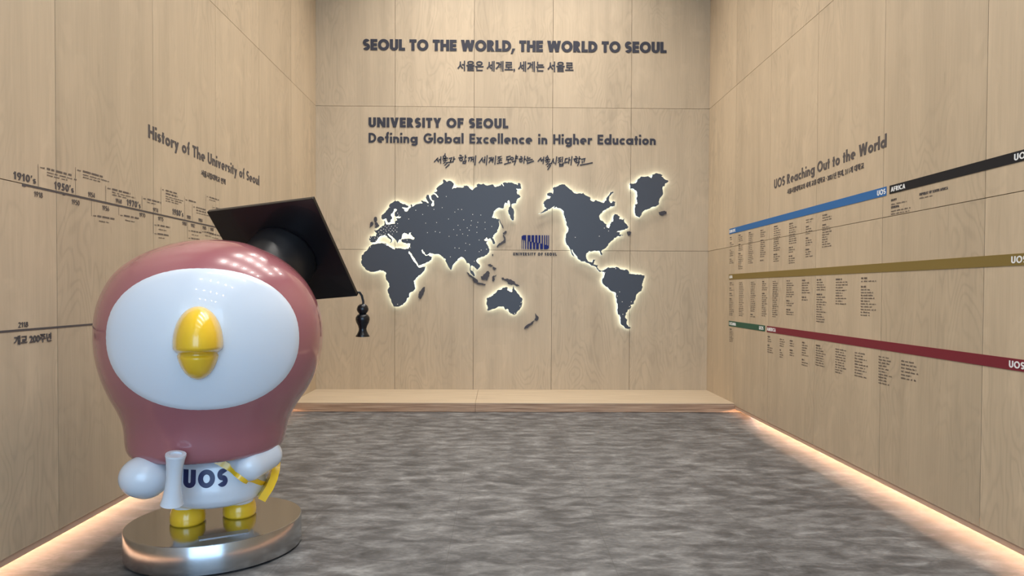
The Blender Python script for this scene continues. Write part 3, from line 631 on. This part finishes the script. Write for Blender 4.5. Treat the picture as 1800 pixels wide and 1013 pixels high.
listing('small print columns of country names below the blue band', [(1283.3, 416.5, 467, .14, (0, 3, 7, 12, 16)), (1298.5, 412.5, 474, .18, (0, 5, 10)), (1316, 408, 464, .16, (0,)), (1337, 404, 460, .17, (0, 5, 15, 19)), (1360.5, 397, 461, .17, (0, 13, 19)), (1387.5, 392, 464, .17, (0, 11, 15)), (1417, 385, 453, .15, (3, 8, 13)), (1446, 377, 436, .17, (0, 4))], (1283.3, 470))
listing('small print columns of names below the olive gold band', [(1282.7, 496, 555, .16, (0, 3, 6, 9)), (1299.5, 495, 556, .16, ()), (1320, 494.5, 558, .16, (17, 20)), (1340, 493.5, 556.5, .15, (0, 6)), (1358.5, 493, 558, .15, (21,)), (1383, 492, 558, .17, (0, 9, 13, 17)), (1410, 491, 529, .17, (0, 7)), (1436, 490, 567, .19, (0, 6)), (1469.5, 489, 536, .2, (0,)), (1514, 487, 556, .22, (0, 3))], (1283, 560))
listing('tiny small print block below the green band', [(1282.5, 577, 601, .16, (0,))], (1282.5, 601))
listing('small print columns of names below the dark red band', [(1349.5, 590, 620, .15, (0, 4)), (1371, 594, 629, .12, (5,)), (1388.5, 597, 630, .13, (0, 4, 8)), (1410, 600, 643, .14, (0, 7, 12)), (1434.5, 605, 643, .19, (0,)), (1469, 611, 656, .19, ()), (1503, 617, 662, .20, ()), (1545, 624, 675, .18, ()), (1584.5, 631, 667, .2, ())], (1349.5, 660))
o = empty('country_list', wall_matrix('right', *on_right(1566.5, 375), 0)); tag(o, 'short list of three African countries right under the black band', 'list', 'small print lists on the right wall')
for s, u0, v0, u1, v1, cp in (('EGYPT', 1566.7, 354.5, 1576.3, 352, 3.8), ('ETHIOPIA', 1566.7, 367, 1580.7, 364, 4), ('REPUBLIC OF SOUTH AFRICA', 1616.5, 344, 1666.5, 333, 4.5)):
    wall_text('list_heading', 'right', s, .2, u0, v0, u1, v1, cp, M['letter_brown'], o, d=.0015)
for u, v, n, wd in ((1566.7, 357, 1, .24), (1566.7, 369, 2, .3), (1616.5, 346, 1, .24)):
    a, z = on_right(u, v); text_column('right', o, u, v, v + 5 * n, wd, (), n)

# ------------------------------------------------------------------ left wall
tag(wall_text('wall_title', 'left', 'History of The University of Seoul', .195, 260.5, 242.3, 455.6, 325.6, 23.2, BR, d=.002, track=.1, space=.36), 'brown-grey title on the left wall reading History of The University of Seoul', 'lettering', 'titles on the side walls')
tag(hangul('wall_title', 'left', '서울시립대학교 연혁', 353.3, 309.2, 396, 324.8, 11, BR, bold=.012), 'small Korean subtitle under the History title on the left wall', 'lettering', 'titles on the side walls')
a0, z0 = on_left(40, 325); a1, z1 = on_left(373, 398); zt = (z0 + z1) / 2
tl = empty('timeline', wall_matrix('left', a0, zt, 0)); tag(tl, 'long dark timeline with years and notes below the History title', 'timeline')
mb = MB(); mb.box(0, YB - 1.1 - a0, -.0048, .0048, .0005, .002); mb.box(-.006, .02, -.010, .0048, .0005, .0023)
d_ = on_left(112, 341)[0] - a0; mb.box(d_ - .01, d_ + .01, -.010, .0048, .0005, .0023)
mb.build('timeline_bar', BR, tl, wall_matrix('left', a0, zt, 0))
for s, u0, v0, u1, v1, cp in (("1910's", 23.5, 314.5, 63, 323.5, 13.5), ("1950's", 95.5, 332.3, 129.3, 339, 13), ("1970's", 222.8, 361, 246.9, 366.8, 11.3), ("1980's", 303, 377.5, 322, 381, 10.3)):
    wall_text('decade_heading', 'left', s, .2, u0, v0, u1, v1, cp, BR, tl, d=.0015)
for s, u0, v0, u1, v1, cp in (('1918', 59.7, 345.6, 74.6, 348, 9.5), ('1950', 125.6, 359.2, 139.4, 361.3, 9), ('1954', 154.5, 345.6, 166.4, 348, 8.5), ('1956', 179.6, 369.4, 191.5, 371.3, 8.3), ('1968', 203, 356.3, 213.6, 358.3, 7.6), ('1970', 244.7, 380.8, 255, 382.6, 7.2), ('1974', 268.5, 371.8, 277.8, 373.6, 7), ('1975', 277.5, 387.4, 286.8, 389, 6.8), ('1980', 320, 395.5, 327.8, 397, 6.3), ('1981', 328.2, 384.6, 334.9, 385.8, 6.3), ('1982', 335.2, 399, 342.2, 400.3, 6), ('1984', 348.7, 389.8, 355.7, 391, 6), ('1985', 355.8, 403.2, 362.4, 404.3, 5.8), ('1987', 369.6, 405.8, 375.6, 407, 5.6)):
    wall_text('year_number', 'left', s, .12, u0, v0, u1, v1, cp, M['small'], tl, d=.002)
def note(u, v0, v1, lines, below=False):
    a, za = on_left(u, v0); z_end = on_left(u, v1)[1]; up = (zt if not below else zt)
    mb = MB(); mb.quad(-.0014, .0014, min(z_end, za) - za, max(z_end, za) - za, .001)
    mb.build('note_line', M['small'], tl, wall_matrix('left', a, za, .0005)); mb = MB()
    for (dy, ind, ln, bold) in lines: print_line(mb, .018 + ind, (-dy if not below else -dy) - .0, ln,   .012 if bold else .009, bold)
    mb.build('note_lettering', M['small'], tl, wall_matrix('left', a, za, .0005))
L3 = [(.018, 0, .035, 0), (.018, .055, .22, 1), (.036, .055, .28, 0), (.052, .055, .18, 0)]
L2 = [(.02, 0, .035, 0), (.02, .055, .2, 1), (.04, .055, .12, 0)]
L5 = [(.02, 0, .035, 0), (.02, .055, .18, 1), (.043, .055, .19, 1), (.063, .055, .28, 0), (.08, .055, .27, 0), (.097, .055, .2, 0)]
for q in ((66.7, 288.6, 330, L3), (132.3, 293.7, 345, L3), (185.6, 326.3, 356, L3), (249.4, 344.3, 370, L2), (282.7, 328.9, 377, L5), (324.3, 345, 386, [(.03, 0, .03, 0), (.03, .055, .13, 1)]), (337.8, 359.7, 389, [(.02, 0, .03, 0)] + L5[1:4]), (361.6, 341.7, 394, L2), (373, 361, 397, L2)): note(*q)
for u, v0, v1, dz in ((160.4, 352.5, 380, 0), (208.5, 363.5, 379, 0), (269, 377, 411, 1), (329.5, 390, 419, 1), (353.3, 395.5, 408, 0), (366.5, 398.5, 412, 0)):
    a, za = on_left(u, v0); drop = za - on_left(u, v1)[1]
    ls = [(drop * (.55 if dz else .98), 0, .03, 0), (drop * (.55 if dz else .98), .045, .19, 1), (drop * (.55 if dz else .98) + .028, .06, .12, 0)]
    if dz: ls += [(drop, 0, .03, 0), (drop, .045, .17, 1), (drop + .026, .06, .1, 0)]
    note(u, v0, v1, ls, True)
a0, z0 = on_left(0, 583); a1, z1 = on_left(167, 570.3); zt2 = (z0 + z1) / 2
t2 = empty('timeline', wall_matrix('left', 2.2, zt2, 0)); tag(t2, 'lower dark line on the left wall with 2118 above it', 'timeline')
mb = MB(); mb.box(0, 5.6 - 2.2, -.0055, .0055, .0005, .002); mb.build('timeline_bar', BR, t2, wall_matrix('left', 2.2, zt2, 0))
wall_text('year_number', 'left', '2118', .13, 31.8, 576.2, 49, 574.8, 9.3, BR, t2, d=.002)
hangul('anniversary_text', 'left', '개교 200주년', 24.4, 606.5, 89.8, 600.5, 16.5, BR, t2, bold=.02)

# ------------------------------------------------------------------ statue (its own frame: x right, y away from the camera, z up)
O = Vector((-1.64, 3.95, 0)); by = O.normalized(); bx = Vector((by.y, -by.x, 0))
SM = Matrix(((bx.x, by.x, 0, O.x), (bx.y, by.y, 0, O.y), (0, 0, 1, 0), (0, 0, 0, 1)))
def SP(u, v, yo=0):
    d = ray(u, v); t = (O.dot(by) + yo) / d.dot(by); p = Vector((0, 0, EYE)) + d * t - O
    return Vector((p.dot(bx), p.dot(by), p.z))
PH = .165
pd = empty('pedestal', SM); tag(pd, 'round brushed steel pedestal carrying the statue', 'pedestal')
mb = MB(); mb.lathe([(.46, .012), (.475, .012), (.475, PH - .004), (.473, PH - .001), (.469, PH)], 96, (-.02, 0, 0), 1, .92, False)
mb.build('pedestal_side', M['steel'], pd, SM, True, 40)
mb = MB(); mb.lathe([(.469, PH - .003), (.469, PH)], 96, (-.02, 0, 0), 1, .92); mb.build('pedestal_top', M['steel_top'], pd, SM, True, 40)
mb = MB(); mb.lathe([(.455, 0), (.455, .0125)], 64, (-.02, 0, 0), 1, .92); mb.build('pedestal_foot', M['black'], pd, SM, True, 40)
pl = SP(398, 940); mb = MB(); mb.box(-.125, .125, -.03, .03, 0, .004)
plo = bevel(mb.build('plaque', M['plaque'], pd, SM @ Matrix.Translation((.02, -.30, PH)) @ Matrix.Rotation(.08, 4, 'Z')), .001)
st = empty('statue', SM @ Matrix.Translation((0, 0, PH))); tag(st, 'large glossy mauve and white statue with a graduation cap standing on the steel pedestal', 'statue')

# head: rows of (z, half width, centre x, half depth)
HP = [(1.789, .0, -.02), (1.775, .14, -.02), (1.745, .245, -.03), (1.69, .365, -.035), (1.61, .468, -.037), (1.52, .535, -.033), (1.40, .585, -.028), (1.27, .604, -.024), (1.14, .598, -.024),
      (1.02, .57, -.026), (.92, .528, -.032), (.84, .482, -.04), (.77, .448, -.048), (.71, .432, -.054), (.65, .424, -.058), (.61, .415, -.06), (.585, .40, -.06), (.572, .375, -.06), (.576, .34, -.06), (.60, .30, -.06), (.66, .27, -.06)]
def catmull(rows_, n):
    out = []
    for i in range(len(rows_) - 1):
        p0, p1, p2, p3 = rows_[max(i - 1, 0)], rows_[i], rows_[i + 1], rows_[min(i + 2, len(rows_) - 1)]
        for k in range(n):
            t = k / n; out.append(tuple(.5 * (2 * b_ + (c - a) * t + (2 * a - 5 * b_ + 4 * c - d) * t * t + (3 * b_ - a - 3 * c + d) * t ** 3) for a, b_, c, d in zip(p0, p1, p2, p3)))
    out.append(rows_[-1]); return out
HD = .90                                                              # depth of the head relative to its width
prof = catmull(HP, 4); mb = MB(); N = 72; vs = []
for z, a, cx in prof:
    a = max(a, .0005)
    for k in range(N):
        t = 2 * math.pi * k / N; vs.append((cx + a * math.cos(t), .0 + a * HD * math.sin(t), z))
fs = [(i * N + k, (i + 1) * N + k, (i + 1) * N + (k + 1) % N, i * N + (k + 1) % N) for i in range(len(prof) - 1) for k in range(N)]
mb.add(vs, fs); iP = SM
head = mb.build('hood', M['mauve'], st, SM, True)
bvh_h = BVHTree.FromPolygons(mb.v, mb.f)
def front(bvh, x, z, dflt=-.3):
    h_ = bvh.ray_cast(Vector((x, -3, z)), Vector((0, 1, 0))); return h_[0].y if h_[0] else dflt
# white oval panel lying on the front of the hood
pc = SP(356, 596); RX, RZ = .469, .367
mb = MB(); vs = []; NR, NA = 26, 96
for i in range(NR + 1):
    r = i / NR
    for k in range(NA):
        t = 2 * math.pi * k / NA; ct, s_ = math.cos(t), math.sin(t)
        e = 2 / 2.2; ux = math.copysign(abs(ct) ** e, ct); uz = math.copysign(abs(s_) ** e, s_)
        x = pc.x + .026 + RX * r * ux; z = pc.z + .028 + RZ * r * uz * (1 + .0 * ux) + .02 * r * (-ux) * .4
        lift = .012 * min(1, (1 - r) / .04) ** .5 if r > .96 else .012
        vs.append((x, front(bvh_h, x, z) - lift + .001, z))
fs = [(i * NA + k, i * NA + (k + 1) % NA, (i + 1) * NA + (k + 1) % NA, (i + 1) * NA + k) for i in range(NR) for k in range(NA)]
mb.add(vs, fs); fp = mb.build('front_panel', M['white'], st, SM, True); fp['label'] = 'white oval front panel'
# plain rounded beak
bc = SP(353, 592); yb = front(bvh_h, bc.x, bc.z)
mb = MB(); zb = bc.z + .002; vs = []; NU, NV = 64, 56
for i in range(NV + 1):
    t = math.pi * i / NV
    for k in range(NU):
        a = 2 * math.pi * k / NU; z = .185 * math.cos(t); q = math.sin(t)
        up = z > -.045; ext = (.20 if up else .145) * (1 - .38 * math.exp(-((z + .045) / .011) ** 2))
        wd = (.118 if up else .104) * (1 - .10 * math.exp(-((z + .045) / .011) ** 2))
        vs.append((bc.x + wd * q * math.cos(a), yb + .02 + ext * q * math.sin(a) * (1 if math.sin(a) < 0 else .3), zb + z))
mb.add(vs, [(i * NU + k, (i + 1) * NU + k, (i + 1) * NU + (k + 1) % NU, i * NU + (k + 1) % NU) for i in range(NV) for k in range(NU)]); bk = mb.build('beak', M['yellow'], st, SM, True); bk['label'] = 'plain rounded yellow beak'

# body with its two arms, one continuous surface
mb = MB(); c = SP(382, 850)
BP = [(.60, .20), (.52, .245), (.44, .265), (.38, .275), (.33, .265), (.294, .235), (.276, .19), (.270, .12), (.269, 0)]
mb.lathe([(max(r, .002), z) for z, r in BP[::-1]], 56, (c.x - .005, 0, 0), 1, .92, True)
mb.ellipsoid(SP(330, 868, -.0), (.085, .10, .07)); mb.ellipsoid(SP(422, 860, -.0), (.095, .11, .07))
mb.lathe([(.072, .235), (.08, .32)], 32, (SP(330, 900).x, -.0, 0)); mb.lathe([(.074, .245), (.083, .32)], 32, (SP(422, 895).x, 0, 0))
def limb(p, q, r0, r1, n=9):
    for i in range(n + 1):
        t = i / n; rr = r0 + (r1 - r0) * t; mb.ellipsoid(Vector(p).lerp(Vector(q), t), (rr, rr, rr), None, 20, 12)
limb(SP(300, 806, -.06), SP(258, 838, -.20), .085, .118)
mb.ellipsoid(SP(254, 838, -.21), (.125, .115, .112))
limb(SP(470, 800, -.14), SP(440, 818, -.24), .085, .088); limb(SP(410, 806, -.16), SP(436, 812, -.22), .055, .085)
tmp = mb.build('tmp', M['white'], None, None, False)
r_ = tmp.modifiers.new('r', 'REMESH'); r_.mode = 'VOXEL'; r_.voxel_size = .009
s_ = tmp.modifiers.new('s', 'SMOOTH'); s_.factor = .5; s_.iterations = 9
me = bpy.data.meshes.new_from_object(tmp.evaluated_get(bpy.context.evaluated_depsgraph_get())); bpy.data.objects.remove(tmp)
me.name = 'body'; me.polygons.foreach_set('use_smooth', [True] * len(me.polygons)); me.materials.clear(); me.materials.append(M['white'])
body = link('body', me, st, SM)
bvh_b = BVHTree.FromPolygons([v.co for v in me.vertices], [tuple(p.vertices) for p in me.polygons])
# chest letters follow the body surface
A_, B_ = SP(321, 861, -.24), SP(400, 856, -.24); mb = MB(); out, tw = layout('UOS', .27, .12)
kx = (B_ - A_).length / tw; cap = .094; ang = math.atan2(B_.z - A_.z, B_.x - A_.x) + .02; ca, sa = math.cos(ang), math.sin(ang)
def dense(p, n=5): return [tuple(p[i][j] + (p[i + 1][j] - p[i][j]) * k / n for j in (0, 1)) for i in range(len(p) - 1) for k in range(n)] + [p[-1]]
for gx, sts, qd in out:
    for p in sts:
        t = MB(); band_mesh(t, dense(p) if len(p) < 6 or gx < .7 else p, .27, 1)
        vv = []
        for x, y, z in t.v:
            lx, lz = (gx + x) * kx, y * cap; X_ = A_.x + lx * ca - lz * sa; Z_ = A_.z + lx * sa + lz * ca
            vv.append((X_, front(bvh_b, X_, Z_, -.22) - .004 * z + .001, Z_))
        mb.add(vv, t.f)
lt = mb.build('chest_lettering', M['navy_print'], st, SM); lt['label'] = 'navy UOS letters on the white chest'
# feet
for u, v, rx, fy in ((329, 912, .096, .015), (422.5, 903, .094, .045)):
    p = SP(u, v, -.10); mb = MB()
    mb.lathe([(rx * .97, PH + .001), (rx, PH + .012), (rx, PH + .035), (rx * .96, PH + .062), (rx * .86, PH + .085), (rx * .72, PH + .10), (rx * .5, PH + .106)], 40, (p.x, fy, 0), 1, 1.2)
    mb.build('foot', M['yellow'], st, SM, True)
# rolled scroll held at the left arm
a, b2 = SP(309, 801, -.43), SP(302, 886, -.38); mb = MB(); pts = [a.lerp(b2, i / 12) for i in range(13)]
rad = [.050 - .016 * math.sin(math.pi * i / 12) ** .8 + .006 * i / 12 for i in range(13)]
mb.tube(pts, rad, 28); ax_ = (b2 - a).normalized()
sc = mb.build('scroll', M['white'], st, SM, True, 50); sc['label'] = 'rolled white scroll held upright'
mb = MB(); rr = [(.043, .0), (.043, .006), (.026, .006), (.026, -.012)]
mb.lathe([(.049, -.002), (.049, .008), (.030, .008), (.030, -.004)], 28, (0, 0, 0), cap=False)
rot = Vector((0, 0, 1)).rotation_difference(-ax_).to_matrix().to_4x4()
mb.build('scroll_rim', M['white'], sc, SM @ Matrix.Translation(a) @ rot, True, 40)
# shoulder strap and the curved edge of the bag
def ribbon(pts2, wd, yo, name, lift=.008, th=.012):
    mb = MB(); n = len(pts2); vs = []
    for i, (u, v, yy) in enumerate(pts2):
        p = SP(u, v, yy); q = SP(*pts2[min(i + 1, n - 1)]) - SP(*pts2[max(i - 1, 0)]); q.y = 0; q.normalize(); nn = Vector((-q.z, 0, q.x))
        y0 = p.y
        if yo is not None:
            y0 = front(bvh_b, p.x, p.z, p.y) - lift
        for sgn in (-1, 1):
            e = p + nn * wd / 2 * sgn; vs += [(e.x, y0, e.z), (e.x, y0 + th, e.z)]
    fs = []
    for i in range(n - 1):
        k = i * 4; fs += [(k, k + 2, k + 6, k + 4), (k + 3, k + 1, k + 5, k + 7), (k + 1, k, k + 4, k + 5), (k + 2, k + 3, k + 7, k + 6)]
    fs += [(0, 1, 3, 2), (4 * n - 4, 4 * n - 2, 4 * n - 1, 4 * n - 3)]
    mb.add(vs, fs); return mb.build(name, M['yellow'], st, SM, True, 40)
def lerp_pts(p, n=6): return [tuple(p[i][j] + (p[i + 1][j] - p[i][j]) * k / n for j in range(3)) for i in range(len(p) - 1) for k in range(n)] + [p[-1]]
ribbon(lerp_pts([(379, 811, -.24), (398, 821, -.25), (418, 831, -.25), (440, 845, -.22), (466, 857, -.15)]), .036, 1, 'strap')
ribbon([(486, 812, -.05), (485, 826, -.09), (481, 842, -.12), (474, 858, -.15), (466, 870, -.165), (460, 880, -.17)], .045, None, 'satchel', th=.10)

# graduation cap
A3, B3, C3 = Vector((-.071, .465, 1.992)), Vector((.525, -.004, 2.055)), Vector((.856, .335, 1.458)); D3 = A3 + C3 - B3
nb = Vector((.446, .65, .615)).normalized(); ctr = (A3 + C3) / 2; TH = .028
mb = MB(); q = [A3, B3, C3, D3]; mb.add([p for p in q] + [p + nb * TH for p in q], [(0, 1, 2, 3), (7, 6, 5, 4)] + [((i + 1) % 4, i, i + 4, (i + 1) % 4 + 4) for i in range(4)])
cp = mb.build('graduation_cap', M['cap'], st, SM, False); bevel(cp, .004); cp['label'] = 'tilted black square graduation cap'
e1 = (B3 - A3).normalized(); e2 = nb.cross(e1)
CM = SM @ Matrix(((e1.x, e2.x, nb.x, ctr.x), (e1.y, e2.y, nb.y, ctr.y), (e1.z, e2.z, nb.z, ctr.z), (0, 0, 0, 1)))
mb = MB(); mb.lathe([(.19, -.36), (.215, -.30), (.225, -.24), (.225, -.16), (.222, -.03), (.218, -.004), (.21, .001)], 56)
mb.build('cap_crown', M['cap_crown'], cp, CM, True, 50)
p0 = C3 + nb * .03; yk = p0.y
pts = [p0 + Vector((-.05, 0, .03)), p0 + Vector((-.01, 0, .008))] + [SP(u, v, yk) for u, v in ((632, 514), (636, 520), (638.5, 530), (638.5, 540))]
mb = MB(); mb.tube(pts, .008, 12); mb.build('tassel_cord', M['cap_crown'], cp, SM, True, 50)
tb = SP(637.5, 592, yk); tt = SP(637.5, 536, yk); hh = (tt.z - tb.z) / 56
mb = MB(); prof = [(12, 0), (12.2, 1), (9.5, 5), (7.2, 10), (6.6, 14), (8, 19), (11, 25), (12.3, 30), (12, 34), (9.5, 38), (6, 40), (7.5, 42), (10, 46), (10.2, 49), (8.5, 54), (5, 57), (1, 58)]
mb.lathe([(r * hh, z * hh) for r, z in prof], 28, tuple(tb)); mb.build('tassel', M['cap'], cp, SM, True, 60)
